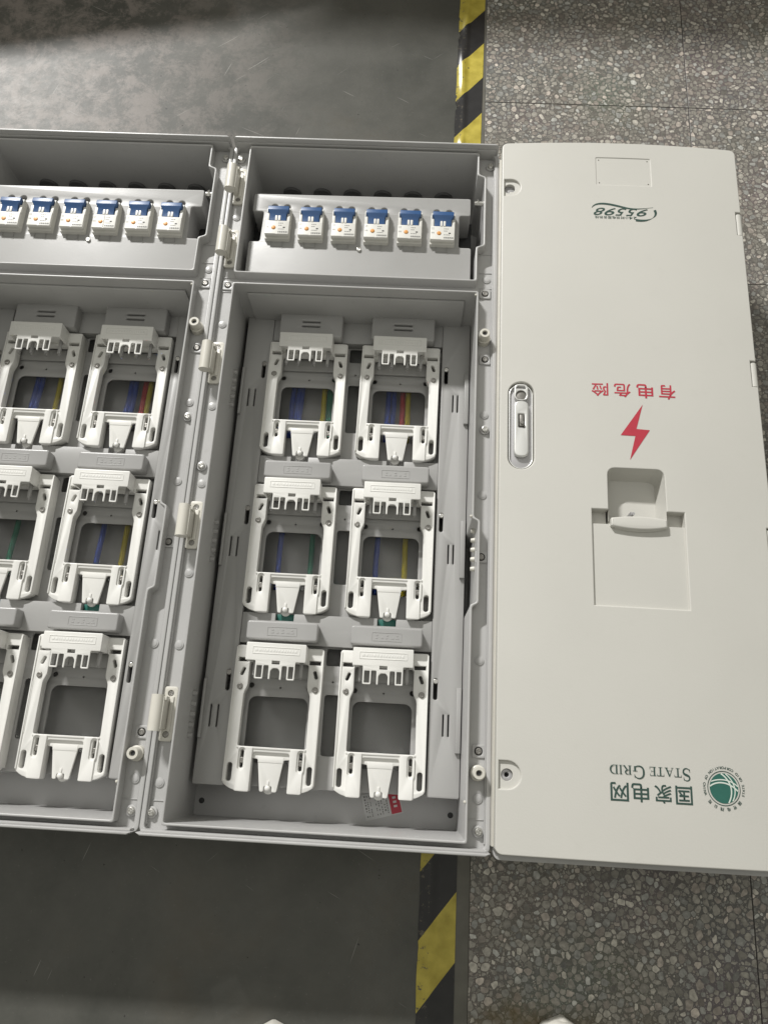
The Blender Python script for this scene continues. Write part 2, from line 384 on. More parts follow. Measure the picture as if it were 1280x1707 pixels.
# chip fields: Voronoi cells shrunk and roughened
def clip(poly, px, py, nx, ny):
    out = []
    for i in range(len(poly)):
        a = poly[i - 1]; c = poly[i]
        da = (a[0] - px) * nx + (a[1] - py) * ny; dc = (c[0] - px) * nx + (c[1] - py) * ny
        if (da <= 0) != (dc <= 0):
            t = da / (da - dc); out.append((a[0] + (c[0] - a[0]) * t, a[1] + (c[1] - a[1]) * t))
        if dc <= 0: out.append(c)
    return out
def chip_field(seed):
    rg = random.Random(seed); pts = []; cell = .010; grid = {}
    def throw(n, radii):
        for _ in range(n):
            x, y = rg.random() * TS, rg.random() * TS
            rad = rg.choice(radii)
            gx, gy = int(x / cell), int(y / cell); ok = True
            for i in range(gx - 2, gx + 3):
                for j in range(gy - 2, gy + 3):
                    for q in grid.get((i, j), ()):
                        if (q[0] - x) ** 2 + (q[1] - y) ** 2 < ((q[2] + rad) * .86) ** 2: ok = False; break
                    if not ok: break
                if not ok: break
            if ok: grid.setdefault((gx, gy), []).append((x, y, rad)); pts.append((x, y, rad))
    throw(700, (.0066, .0058)); throw(8000, (.0048, .0040, .0054)); throw(14000, (.0028, .0034, .0024)); throw(5000, (.0013, .0018))
    V = []; F = []; T = []
    for (x, y, rad) in pts:
        gx, gy = int(x / cell), int(y / cell)
        n = rg.choice((4, 5, 5, 6)); an = rg.random() * 6.28; st = rg.uniform(.38, .95)
        ca, sa = math.cos(an), math.sin(an); R0 = rad * rg.uniform(1.0, 1.30) / math.sqrt(st)
        poly = []
        for k in range(n):
            a = 2 * math.pi * (k + rg.uniform(-.32, .32)) / n; r = R0 * rg.uniform(.78, 1.12)
            u, v = r * math.cos(a), r * math.sin(a) * st
            poly.append((x + u * ca - v * sa, y + u * sa + v * ca))
        nb = []
        for i in range(gx - 2, gx + 3):
            for j in range(gy - 2, gy + 3): nb += grid.get((i, j), ())
        for q in nb:
            dx, dy = q[0] - x, q[1] - y; d = math.hypot(dx, dy)
            if d < 1e-9 or d > .024: continue
            t = rad / (rad + q[2]) - .0005 / d
            poly = clip(poly, x + dx * t, y + dy * t, dx, dy)
            if len(poly) < 3: break
        if len(poly) < 3: continue
        for (ex, ey, nx, ny) in ((.001, 0, -1, 0), (TS - .001, 0, 1, 0), (0, .001, 0, -1), (0, TS - .001, 0, 1)):
            poly = clip(poly, ex, ey, nx, ny)
        if len(poly) < 3: continue
        pp = rounded(poly, min(.0009, rad * .16), 1)
        s = len(V); V += [(p[0], p[1], .00022) for p in pp]; F.append(list(range(s, s + len(pp))))
        t = rg.random()
        g = .25 + .17 * t if t < .8 else .42 + .20 * rg.random()
        if rg.random() < .10: g *= .6
        hue = rg.random()
        c = (g * 1.0, g * .945, g * .83) if hue < .6 else ((g * 1.02, g * .91, g * .80) if hue < .8 else (g * .95, g * .945, g * .88))
        T += [(*c, 1)] * len(pp)
    me = bpy.data.meshes.new('terrazzo_chips'); me.from_pydata(V, [], F)
    ca = me.color_attributes.new('tone', 'FLOAT_COLOR', 'POINT')
    for i, c in enumerate(T): ca.data[i].color = c
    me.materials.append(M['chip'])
    return me
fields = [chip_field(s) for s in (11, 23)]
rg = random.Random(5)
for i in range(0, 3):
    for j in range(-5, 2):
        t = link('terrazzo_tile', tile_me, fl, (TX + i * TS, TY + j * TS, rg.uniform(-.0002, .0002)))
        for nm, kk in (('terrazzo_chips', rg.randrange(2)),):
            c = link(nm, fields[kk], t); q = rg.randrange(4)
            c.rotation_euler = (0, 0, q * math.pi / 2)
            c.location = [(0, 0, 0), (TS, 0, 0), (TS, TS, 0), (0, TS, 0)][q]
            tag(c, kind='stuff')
sh = MB().plate(rounded([(-3.5, -2.5), (.3870, -2.5), (.3870, .45), (.3925, .47), (.4220, 4), (-3.5, 4)], .01), (), -.0042, .0022, .0006).build('floor_sheet', 'sheet'); tag(sh, kind='structure')

MB().box(.405, -2.5, -.004, TX + .0002, 3.5, -.0004, .0003).build('screed_strip', mat('grey_screed', (.13, .125, .105), .5, var=.15, scale=30, bump=.2, dirt=.3), fl)
# tape: grid with wrinkles, follows the sheet's edge
def tape(name, y0, y1, xa, xb, label, seed, wear=1.0):
    rg = random.Random(seed)
    o = empty(name, (xa, y0, .0026)); o.rotation_euler = (0, 0, math.atan2(xa - xb, y1 - y0))
    bm = bmesh.new(); nx, ny = 16, int((y1 - y0) / .004); W = .0525
    bub = [(rg.uniform(.008, .020), rg.uniform(0, y1 - y0), rg.uniform(.003, .006), rg.uniform(.012, .05), rg.uniform(.0008, .0030) * wear) for _ in range(int((y1 - y0) * 26))]
    nick = [(rg.uniform(0, y1 - y0), rg.uniform(.003, .010), rg.uniform(.001, .007) * wear) for _ in range(int((y1 - y0) * 16))]
    g = []
    for j in range(ny + 1):
        y = (y1 - y0) * j / ny; row = []
        ed = sum(d * max(0, 1 - abs(y - yy) / hh) for yy, hh, d in nick)
        for i in range(nx + 1):
            x = W * i / nx
            if i == 0: x += ed + .0004 * math.sin(y * 90)
            z = 0
            for bx, by, sx, sy, hh in bub:
                if abs(y - by) < sy * 2.5: z += hh * math.exp(-((x - bx) / sx) ** 2 - ((y - by) / sy) ** 2)
            z += .0005 * math.exp(-((x - .0175) / .0018) ** 2) - .0019 * max(0, min(1, (x - .018) / .006))
            row.append(bm.verts.new((x, y, z)))
        g.append(row)
    for j in range(ny):
        for i in range(nx): bm.faces.new((g[j][i], g[j][i + 1], g[j + 1][i + 1], g[j + 1][i]))
    me = bpy.data.meshes.new(name); bm.to_mesh(me); bm.free(); me.materials.append(M['tape']); me.shade_smooth()
    s = link('tape_strip', me, o)
    tag(o, label, 'tape')
    return o
tape('hazard_tape', .55275, 3.0, .3740, .3955, 'worn wrinkled yellow and black hazard tape on the floor above the boxes', 3)
tape('hazard_tape', -1.2094, .5517, .3690, .3680, 'flat yellow and black hazard tape on the floor below the boxes', 8, .15)

# ------------------------------------------------------------------ small shared hardware
def plus(r, w): return [(-w, -r), (w, -r), (w, -w), (r, -w), (r, w), (w, w), (w, r), (-w, r), (-w, w), (-r, w), (-r, -w), (-w, -w)]
def screw_mesh(r, m):
    b = MB()
    b.lathe((0, 0, 0), [(r * 1.0, 0), (r * 1.0, r * .25), (r * .86, r * .50), (r * .62, r * .60)], 18)
    # raised quarters around a cross recess
    b.plate(circ(0, 0, r * .80, 18), [plus(r * .52, r * .13)], r * .42, r * .72, r * .08)
    o = b.build('screw', m); me = o.data; bpy.data.objects.remove(o); return me
SCREW = screw_mesh(.0052, 'steel'); SCREWD = screw_mesh(.0046, 'dullsteel'); SCREWS = screw_mesh(.0040, 'steel')
def as_mesh(b, m, name='piece', angle=32):
    o = b.build(name, m, angle=angle); me = o.data; bpy.data.objects.remove(o); return me
BOSS = as_mesh(MB().plate(circ(0, 0, .0063, 22), (), 0, .0014, .0005).plate(circ(0, 0, .0042, 20), (), .0013, .0019, .0003), 'case')
SEAT = as_mesh(MB().plate(circ(0, 0, .0075, 22), (), 0, .0035, .001), 'case')
RING = as_mesh(MB().plate(rect(-.0085, -.0085, .0085, .0085, .002), [circ(0, 0, .0056, 20)], 0, .0022, .0006), 'case')
WELL = as_mesh(MB().plate(circ(0, 0, .0060, 20), (), 0.0001, .0005), 'rubber')
PEG = as_mesh(MB().lathe((0, 0, 0), [(.0105, 0), (.0100, .010), (.0085, .011), (.0080, .024), (.0074, .0255), (.0042, .0255), (.0038, .0215)], 22), 'hinge')
PEGHOLE = as_mesh(MB().plate(circ(0, 0, .0030, 16), (), .0205, .0225), 'rubber')

# ------------------------------------------------------------------ the open meter box
W, LEN = .45, 1.097
LOW = [(.0325, .0155), (.4175, .0155), (.4175, .3185), (.4265, .3225), (.4265, .4395), (.4175, .4435), (.4175, .8165), (.0325, .8165)]
UPP = [(.0320, .8405), (.4145, .8405), (.4145, .9020), (.4265, .9065), (.4265, 1.0375), (.4145, 1.0420), (.4145, 1.0850), (.0320, 1.0850)]
GZ = -.032
ROWS = (.7688, .5135, .2585); COLS = (.0825, .2367)
def make_box():
    root = empty('meter_box')
    lo_out = rounded(offset(LOW, .0032), .004); up_out = rounded(offset(UPP, .0032), .004)
    # case: tray floor, outer wall, gutter, end lips
    b = MB()
    b.plate(rect(.004, .004, W - .004, LEN - .004, .006), (), -.172, -.165, .001)
    b.plate(rect(-.0006, .001, W + .0006, LEN - .001, .008, 5), [rect(.0055, .0055, W - .0055, LEN - .0055, .006)], -.170, -.0225, .0012, bres=2)
    b.plate(rect(.0045, .0045, W - .0045, LEN - .0045, .006), [offset(LOW, .002), offset(UPP, .002)], GZ - .004, GZ, 0)
    for (ya, yb) in ((.0, .0036), (LEN - .0036, LEN)):
        y = 1 if ya > .5 else -1
        pts = [(.0075, ya), (W - .0075, ya), (W - .0015, yb), (.0015, yb)] if y < 0 else [(.0015, ya), (W - .0015, ya), (W - .0075, yb), (.0075, yb)]
        b.plate(pts, (), -.024, 0.0, .0015, bres=3)
    b.box(.0055, .0034, -.034, W - .0055, .0066, -.0085, .0012)
    b.box(.0055, LEN - .0060, -.034, W - .0055, LEN - .0034, -.0095, .0012)
    # inner ribs beside the side lips
    b.box(.0054, .012, -.034, .0072, LEN - .016, -.0255, .0006); b.box(W - .0072, .012, -.034, W - .0054, LEN - .016, -.0255, .0006)
    # small gutter steps
    for y in (.040, .836, .865, .90): b.box(W - .0275, y, GZ - .001, W - .008, y + .0012, GZ + .0012, .0004)
    for y in (.040, .812, .838): b.box(.009, y, GZ - .001, .0275, y + .0012, GZ + .0012, .0004)
    b.build('case', 'case', root)
    # compartment walls
    lowf = rounded(LOW, .003); uppf = rounded(UPP, .003)
    MB().plate(lo_out, [lowf], -.166, -.012, .0014, bres=3).build('lower_compartment_wall', 'case', root)
    MB().plate(up_out, [uppf], -.166, -.012, .0014, bres=3).build('upper_compartment_wall', 'case', root)
    # inner ledge step on the north wall of the lower compartment
    b = MB(); b.box(.05, .8125, -.120, .40, .8162, -.035, .0015, 0); b.build('wall_rib', 'case', root)
    for y in (.813, .447, .062): MB().sph((.4165, y, -.014), .0022, 1.2, 10).build('catch', 'hinge', root)
    # bosses, screws, pegs in the gutters
    for x, y in [(.4345, .853), (.4345, .6145), (.4335, .4855), (.4335, .2445), (.4345, .066), (.0165, .9562), (.0170, .753), (.0180, .6098), (.0180, .4834), (.0170, .3469), (.0168, .2441), (.0155, .0627), (.017, 1.052)]:
        link('boss', BOSS, root, (x, y, GZ))
    for x, y in [(.4375, 1.075), (.4355, .5895), (.4360, .0265), (.0115, 1.0740), (.0150, .5105), (.0110, .0260)]:
        s = link('screw_seat', SEAT, root, (x, y, GZ)); q = link('screw', SCREW, s, (0, 0, .0034)); q.rotation_euler = (0, 0, random.random() * 3)
    for x, y in [(.4325, .8265), (.4340, .7085), (.4335, .3915), (.4345, .1255), (.0180, .8243)]:
        s = link('screw_pocket', RING, root, (x, y, GZ)); link('screw_well', WELL, s); q = link('screw', SCREWD, s, (0, 0, .0004)); q.rotation_euler = (0, 0, random.random() * 3)
    for x, y in [(.4310, .742), (.4335, .0980)]:
        s = link('peg', PEG, root, (x, y, GZ)); link('peg_hole', PEGHOLE, s)
    # hinges along the left gutter
    pl = as_mesh(MB().plate(rect(.0065, -.036, .0255, .036, .004), [circ(.0160, .027, .0042, 14), circ(.0160, -.027, .0042, 14)], 0, .0055, .0008)
                 .box(.0085, -.020, .004, .0155, .020, .0235, .001).box(.0165, -.0225, .0045, .0215, .0225, .0075, .0008), 'hinge')
    ba = as_mesh(MB().cyl((.0055, -.0235, .0255), (.0055, .0235, .0255), .0088, 24).box(.0105, -.0215, .016, .0150, .0215, .0285, .001)
                 .box(.0125, .0165, .012, .0175, .0215, .027, .0008), 'hinge')
    for y in (1.016, .8925, .6825, .418, .151):
        h = link('hinge', pl, root, (0, y, GZ)); link('hinge_barrel', ba, h)
        for sy in (.027, -.027):
            q = link('screw', SCREWD, h, (.0160, sy, .001)); q.rotation_euler = (0, 0, random.random() * 3)
    # ---- upper compartment: breaker cover, grommets
    cov = rounded([(.0405, .8475), (.4085, .8475), (.4085, .9165), (.388, .9165), (.388, .979), (.4065, .979), (.4065, 1.0140), (.0405, 1.0105), (.0405, .9745), (.0600, .9745), (.0585, .9155), (.0405, .9155)], .004)
    holes = []
    for k in range(6):
        cx = .0882 + .0545 * k
        holes += [circ(cx - .0105, .9845, .0056, 16), circ(cx + .0105, .9845, .0056, 16)]
    c = MB().plate(cov, holes, -.095, -.036, .0015, bres=2).build('breaker_cover', 'panel', root)
    for k in range(6):
        cx = .0882 + .0545 * k
        MB().box(cx - .0108, .9065, -.037, cx - .0100, .9150, -.0342, .0002).box(cx + .0080, .9065, -.037, cx + .0088, .9150, -.0342, .0002).box(cx - .0108, .9060, -.037, cx + .0088, .9068, -.0350, .0002).build('clip', 'panel', c)
    q = link('screw', SCREWS, c, (.2245, .9050, -.0358))
    MB().box(.034, .865, -.150, .4125, 1.010, -.095, .001).build('cover_base', 'rubber', c)
    for k in range(6):
        cx = .0872 + .055 * k
        g = MB(); g.cyl((cx, 1.0855, -.122), (cx, 1.0795, -.122), .0165, 26); g.build('grommet', 'grommet', root)
    wn = MB().cyl((.4262, 1.000, -.030), (.4120, 1.000, -.030), .0042, 14).cyl((.4185, 1.000, -.030), (.4160, 1.000, -.030), .0075, 6).build('bolt', 'steel', root)
    # ---- lower compartment
    wins = []; 
    for yt in ROWS:
        for xc in COLS:
            wins.append(rect(xc + .0208, yt - .165, xc + .1088, yt - .0712, .011, 4))
            wins.append(circ(xc + .0225, yt - .0555, .0040, 12)); wins.append(circ(xc + .1085, yt - .0555, .0040, 12)); wins.append(circ(xc + .066, yt - .0575, .0014, 8))
        wins.append(rect(.2152, yt - .151, .2375, yt - .064, .004)); wins.append(rect(.2140, yt - .0215, .2380, yt + .004, .003))
        wins.append(circ(.2260, yt - .045, .0014, 8))
    bd = MB().plate(rect(.0800, .0610, .3740, .822, .004), wins, -.1335, -.130, .0006).build('mounting_board', 'panel', root)
    MB().box(.084, .063, -.1372, .370, .820, -.1348, .0003).build('clear_sheet', 'smoke', root)
    for side, (x0, x1) in enumerate(((.0385, .0835), (.3705, .4165))):
        hl = []
        for yt in ROWS:
            if side == 0: sx = (.0530, .0635); kx = .0735; y0 = yt - .119; y1 = yt - .087; ky = yt - .051
            else: sx = (.3908, .3984); kx = .3782; y0 = yt - .115; y1 = yt - .084; ky = yt - .0485
            for s in sx: hl.append(slot(s, (y0 + y1) / 2, .0022, y1 - y0))
            hl.append(slot(kx, ky, .0062, .031))
        p = MB().plate(rect(x0, .0605, x1, .8235, .003), hl, -.1295, -.110, .0012).build('side_panel', 'panel', root)
        for yt in ROWS:
            if side == 0: rx0, rx1, ya, yb = .0392, .0435, yt - .135, yt - .051; kx, ky = .0735, yt - .040
            else: rx0, rx1, ya, yb = .4085, .4160, yt - .137, yt - .046; kx, ky = .3782, yt - .0375
            MB().box(rx0, ya, -.1105, rx1, yb, -.1035, .0015).build('side_ridge', 'panel', p)
            q = link('screw', SCREWS if side else SCREWD, p, (kx, ky, -.1125))
            # row of small knobs on the compartment wall
            for k in range(5):
                yy = yt - .075 - .0145 * k
                if side: nb = MB().cyl((.4262, yy, -.060), (.4205, yy, -.060), .0042, 12, .0028)
                else: nb = MB().cyl((.0326, yy, -.078), (.0385, yy, -.078), .0042, 12, .0028)
                nb.build('knob', 'hinge' if side else 'panel', root)
    for ri, yt in enumerate(ROWS):
        y0, y1 = (yt + .0075, yt + .0355) if ri else (yt + .003, yt + .0480)
        yb = min(y1 + .0155, .8225)
        # connecting strip with notches for the bracket tongues above
        out = [(.0838, yt - .003 + .008), (.3702, yt - .003 + .008), (.3702, yb)]
        if ri:
            for xc in reversed(COLS): out += [(xc + .079, yb), (xc + .079, yb - .011), (xc + .051, yb - .011), (xc + .051, yb)]
        out += [(.0838, yb)]
        st = MB().plate(out, (), -.1285, -.1120, .0010).build('cover_strip', 'panel', root)
        for ci, xc in enumerate(COLS):
            x0, x1 = xc + .0140, xc + .1195
            hl = []
            if ri == 0: hl = [slot((x0 + x1) / 2, yt + .031, .030, .0024), slot((x0 + x1) / 2, yt + .0225, .030, .0024)]
            hb = MB().plate(rect(x0, y0, x1, y1, .004, 4), hl, -.1215, -.0900, .0028, bres=3)
            hd = hb.build('terminal_hood', 'hood', root)
            if ri:
                cx = (x0 + x1) / 2; cy = (y0 + y1) / 2 - .001
                MB().plate(rect(cx - .022, cy - .0065, cx + .022, cy + .0065, .0005), [rect(cx - .0212, cy - .0057, cx + .0212, cy + .0057, .0005)], -.0903, -.0895, .0002).build('label_frame', 'hood', hd)
                tx = MB()
                for k in range(5):
                    xx = cx - .016 + .0072 * k + random.uniform(-.001, .001)
                    tx.box(xx, cy - .0028, -.0903, xx + random.uniform(.003, .0055), cy - .0014, -.0896, .0002)
                    if k % 2 == 0: tx.box(xx + .001, cy + .0012, -.0903, xx + .004, cy + .0026, -.0896, .0002)
                tx.build('raised_marks', 'hood', hd)
                if ri == 2: MB().box(xc + .0515, y1 + .0048, -.1290, xc + .0785, y1 + .016, -.1215, .001).build('terminal_block', 'teal', root)
    for x, y in ((.0425, .0355), (.4085, .0355)):
        MB().plate(circ(x, y, .0042, 16), (), -.1652, -.1645, .0002).build('mounting_hole', 'rubber', root)
    return root
BOX = make_box()
BOX2 = copy_tree(BOX)
BOX.location = (0, 0, H); BOX2.location = (-.452, 0, H)
tag(BOX, 'open grey electric meter box lying between the closed white door and the left box', 'meter box', 'open meter boxes')
tag(BOX2, 'open grey electric meter box at the left edge, cut off by the frame', 'meter box', 'open meter boxes')

def wire(box, x, y0, y1, m, nm, z=-.1475, r=.0044, sway=.002):
    pts = [(x + sway * math.sin(k * 1.1 + x * 90), y0 + (y1 - y0) * k / 10, z + .003 * math.sin(k * .6)) for k in range(11)]
    o = MB().tube(pts, r).build('wire', m, box); o['label'] = nm; return o
for bx, lst in ((BOX, [(.1215, .58, .74, 'wblue'), (.1305, .58, .74, 'wblue'), (.1360, .58, .74, 'wblue'), (.1745, .58, .74, 'wyellow'), (.1842, .58, .74, 'wgreen'), (.1880, .58, .74, 'wgreen'),
                      (.2830, .58, .74, 'wblue'), (.2925, .58, .74, 'wblue'), (.3075, .58, .74, 'wred'), (.3170, .58, .74, 'wyellow'),
                      (.1250, .33, .49, 'wblue'), (.1755, .33, .49, 'wgreen'), (.2790, .33, .49, 'wblue'), (.3240, .33, .49, 'wyellow')]),
                (BOX2, [(.1290, .58, .74, 'wblue'), (.1365, .58, .74, 'wblue'), (.1690, .58, .74, 'wyellow'), (.2920, .58, .74, 'wblue'), (.3000, .58, .74, 'wblue'), (.3170, .58, .74, 'wred'), (.3260, .58, .74, 'wyellow'),
                      (.1450, .33, .49, 'wgreen'), (.2860, .33, .49, 'wblue'), (.3250, .33, .49, 'wyellow')])):
    for x, y0, y1, mm_ in lst:
        wire(bx, x, y0, y1, mm_, {'wblue': 'blue', 'wyellow': 'yellow', 'wgreen': 'green', 'wred': 'red'}[mm_] + ' insulated wire', sway=.0005)

# ------------------------------------------------------------------ circuit breakers
def make_breaker():
    root = empty('circuit_breaker')
    # local origin: centre line, top edge of the label plate, cover surface
    MB().box(-.0205, -.0310, -.02, .0205, .0285, .008, .0015, .002).box(-.0200, -.0265, .0, .0200, .0290, .0165, .0018, .002).build('body', 'bgrey', root)
    MB().box(-.0196, .0005, .010, -.0148, .0150, .0205, .0008).box(.0148, .0005, .010, .0196, .0150, .0205, .0008).box(-.0196, .0145, .010, -.0182, .0262, .0190, .0005).box(.0182, .0145, .010, .0196, .0262, .0190, .0005).build('side_rail', 'bwhite', root)
    lp = MB().plate(rect(-.0196, -.0258, .0196, 0, .001), [rect(-.0004, -.0252, .0002, -.0006)], .010, .0232, .0009).build('label_plate', 'bwhite', root)
    t = MB(); z = .02345; rg = random.Random(3)
    def q(x0, y0, x1, y1): t.quad([(x0, y0, z), (x1, y0, z), (x1, y1, z), (x0, y1, z)])
    for y, n in ((-.0050, 3), (-.0092, 2), (-.0165, 4), (-.0212, 6), (-.0228, 6)):
        x = .0020
        for k in range(n):
            ww = rg.uniform(.0014, .0030); q(x, y - .0006, min(x + ww, .0182), y + .0005); x += ww + .0007
            if x > .0175: break
    for y in (-.0040, -.0062, -.0125, -.0140):
        x = -.0180
        for k in range(2): ww = rg.uniform(.0012, .0025); q(x, y - .0003, x + ww, y + .0003); x += ww + .0006
    t.build('printed_text', 'ink', lp)
    MB().box(.0098, -.0142, .0230, .0132, -.0122, .0238, .0002).build('indicator_window', 'black', lp)
    MB().lathe((-.0058, -.0138, .0228), [(.0036, 0), (.0036, .0012), (.0028, .0022), (.0012, .0026)], 16).build('test_button', 'orange', lp)
    # blue double toggle: wide at the top, waisted below
    hp = [(-.0138, .0004), (.0138, .0004), (.0138, .0125), (.0152, .0150), (.0174, .0175), (.0174, .0270), (-.0174, .0270), (-.0174, .0175), (-.0152, .0150), (-.0138, .0125)]
    h = MB().plate(rounded(hp, .0015), [rect(-.0046, -.001, .0046, .0105, .0008)], .010, .0225, .0012)
    for v in h.bm.verts:
        if v.co.z > .018: v.co.z += max(0, (v.co.y - .006)) * .55 - max(0, v.co.y - .020) * .9
    h.build('toggle_handle', 'blue', root)
    MB().box(-.0044, -.0002, .012, -.0006, .0100, .0245, .0006).box(.0006, -.0002, .012, .0044, .0100, .0245, .0006).build('toggle_link', 'bwhite', root)
    MB().box(-.0200, -.0305, .0075, .0200, -.0255, .0115, .001).build('lower_step', 'bgrey', root)
    return root
BR = make_breaker()
ORD = ('first', 'second', 'third', 'fourth', 'fifth', 'sixth')
first = True
for bx, bn in ((0, 'centre'), (-.452, 'left')):
    for k in range(6):
        o = BR if first else copy_tree(BR); first = False
        o.location = (bx + .0882 + .0545 * k + random.uniform(-.0004, .0004), .9458 + random.uniform(-.0006, .0006), H - .036); o.scale = (1, 1, .62)
        o.rotation_euler = (0, 0, random.uniform(-.012, .012))
        tag(o, '%s blue-handled circuit breaker from the left in the %s box' % (ORD[k], bn), 'circuit breaker', 'circuit breakers in the two open boxes')

# ------------------------------------------------------------------ meter brackets
def make_bracket():
    root = empty('meter_bracket')     # origin: top left corner, top plane; y runs down the bracket
    out = [(0, 0), (0, -.194), (.010, -.2005), (.024, -.2047), (.0392, -.2047), (.0392, -.1502), (.0922, -.1502), (.0930, -.2043), (.106, -.2040), (.120, -.2000), (.130, -.194), (.130, 0)]
    op = [(.0164, -.1432), (.1148, -.1432), (.1138, -.0690), (.1085, -.0580), (.1085, -.0230), (.0215, -.0230), (.0215, -.0580), (.0170, -.0690)]
    hl = [rounded(op, .003), slot(.0085, -.179, .0078, .0255), slot(.1222, -.179, .0078, .0255), slot(.0245, -.1605, .0052, .025), slot(.1085, -.1605, .0052, .025),
          rect(.0040, -.0240, .0195, -.0178), rect(.1088, -.0240, .1262, -.0178), slot(.0126, -.0382, .0050, .0125, R(-22)), slot(.1196, -.0382, .0050, .0125, R(20)), circ(.0106, -.0598, .0034, 14), circ(.1208, -.0598, .0034, 14)]
    b = MB().plate(rounded(out, .004), hl, -.016, 0, .0011)
    # stepped legs and edge rails
    for x0, x1, kx in ((.0186, .0390, .0245), (.0932, .1130, .1085)):
        b.plate(rect(x0, -.2040, x1, -.1440, .002), [slot(kx, -.1605, .0100, .0310)], -.002, .0024, .0008)
    b.box(.0, -.192, -.002, .0022, -.003, .0018, .0007); b.box(.1278, -.192, -.002, .130, -.003, .0018, .0007)
    b.box(.0022, -.1432, -.002, .0035, -.0690, .0008, .0004); b.box(.0160, -.1460, -.001, .1152, -.1432, .0014, .0006)
    # skirt so that the frame stands on the board
    b.box(.001, -.192, -.025, .0035, -.003, -.014, .0005); b.box(.1265, -.192, -.025, .129, -.003, -.014, .0005)
    b.box(.018, -.150, -.025, .112, -.147, -.014, .0005);
    b.build('frame', 'white', root)
    tg = [(.0388, -.1480), (.0926, -.1480), (.0926, -.1592), (.0842, -.1596), (.0776, -.2033), (.0708, -.2033), (.0706, -.1955), (.0592, -.1955), (.0590, -.2033), (.0536, -.2033), (.0470, -.1596), (.0388, -.1592)]
    t = MB().plate(rounded(tg, .0022), (), -.0085, -.0040, .0009)
    t.box(.0475, -.1640, -.0045, .0838, -.1560, -.0034, .0004)
    t = t.build('tongue', 'white', root)
    MB().sph((.0648, -.1985, -.004), .0043, .8).box(.0630, -.1960, -.008, .0666, -.1885, -.0025, .0008).build('seal_pin', 'white', t)
    MB().cyl((.0648, -.1995, -.024), (.0648, -.1995, -.0135), .0074, 20).build('pin_seat', 'white', t)
    # raised terminal cap with fork-shaped fingers
    body = [(.0196, -.0246), (.0348, -.0246), (.0350, -.0505), (.0470, -.0505), (.0472, -.0310), (.0545, -.0310), (.0548, -.0505), (.0573, -.0505), (.0574, -.0385), (.0605, -.0345), (.0680, -.0345), (.0710, -.0385), (.0711, -.0505), (.0736, -.0505),
            (.0738, -.0310), (.0810, -.0310), (.0812, -.0505), (.0925, -.0505), (.0925, -.0246), (.1068, -.0246), (.1066, .0012), (.0196, .0012)]
    fk = [rect(.0372, -.0483, .0450, -.0315, .0006), rect(.0834, -.0483, .0904, -.0315, .0006), rect(.0586, -.0290, .0698, -.0240)]
    c = MB().plate(rounded(body, .0016, 2), fk, .0272, .0300, .0009)
    c.box(.0200, -.0190, -.012, .1064, .0008, .0275, .0012, .002)
    c.box(.0196, -.0240, .0020, .0222, .0, .0276, .0008); c.box(.1042, -.0240, .0020, .1066, .0, .0276, .0008)
    c = c.build('terminal_cap', 'white', root)
    MB().plate(rect(.0290, -.0150, .0980, -.0045, .0006), [rect(.0299, -.0141, .0971, -.0054, .0004)], .0297, .0305, .0002).build('label_frame', 'white', c)
    t = MB(); rg = random.Random(2); x = .033
    while x < .092:
        ww = rg.uniform(.0016, .004); t.box(x, -.0115, .0297, x + ww, -.0080, .0303, .0001); x += ww + .0012
    t.build('raised_marks', 'white', c)
    for x in (.0305, .0510, .0768, .0985):
        MB().box(x - .0024, -.0440, .0040, x + .0024, -.0175, .0090, .0008).cyl((x, -.044, .0045), (x, -.0462, .0045), .0018, 10).build('contact_prong', 'panel', c)
    MB().box(.020, -.0435, -.0220, .110, -.0225, -.0190, .0006).build('back_web', 'panel', root)
    for x in (.0106, .1208):
        s = link('screw', SCREWD, root, (x, -.0598, -.0012)); s.rotation_euler = (0, 0, random.random() * 3)
    for x in (.0245, .1085):
        s = link('screw', SCREWD, root, (x, -.1625, -.0050)); s.rotation_euler = (0, 0, random.random() * 3)
    return root
BK = make_bracket()
first = True
for bx, bn in ((0, 'centre'), (-.452, 'left')):
    for ri, rn in enumerate(('top', 'middle', 'bottom')):
        for ci, cn in enumerate(('left', 'right')):
            o = BK if first else copy_tree(BK); first = False
            o.location = (bx + COLS[ci] + random.uniform(-.0006, .0006), ROWS[ri] + random.uniform(-.0006, .0006), H - .105)
            o.rotation_euler = (0, 0, random.uniform(-.006, .006))
            tag(o, 'white plastic meter bracket, %s one in the %s row of the %s box' % (cn, rn, bn), 'meter bracket', 'meter brackets in the two open boxes')

# ------------------------------------------------------------------ text helpers
def text_mesh(s, off=0.0, shear=0.0):
    cu = bpy.data.curves.new('t', 'FONT'); cu.body = s; cu.fill_mode = 'FRONT'; cu.offset = off; cu.shear = shear
    cu.resolution_u = 6
    o = bpy.data.objects.new('t', cu); me = bpy.data.meshes.new_from_object(o)
    bpy.data.objects.remove(o); bpy.data.curves.remove(cu); return me
def fit(me, x0, y0, x1, y1, flip=True):
    xs = [v.co.x for v in me.vertices]; ys = [v.co.y for v in me.vertices]
    if not xs: return me
    ax, bx_, ay, by = min(xs), max(xs), min(ys), max(ys)
    for v in me.vertices:
        u = (v.co.x - ax) / max(1e-9, bx_ - ax); t = (v.co.y - ay) / max(1e-9, by - ay)
        if flip: u, t = 1 - u, 1 - t
        v.co = (x0 + u * (x1 - x0), y0 + t * (y1 - y0), 0)
    return me
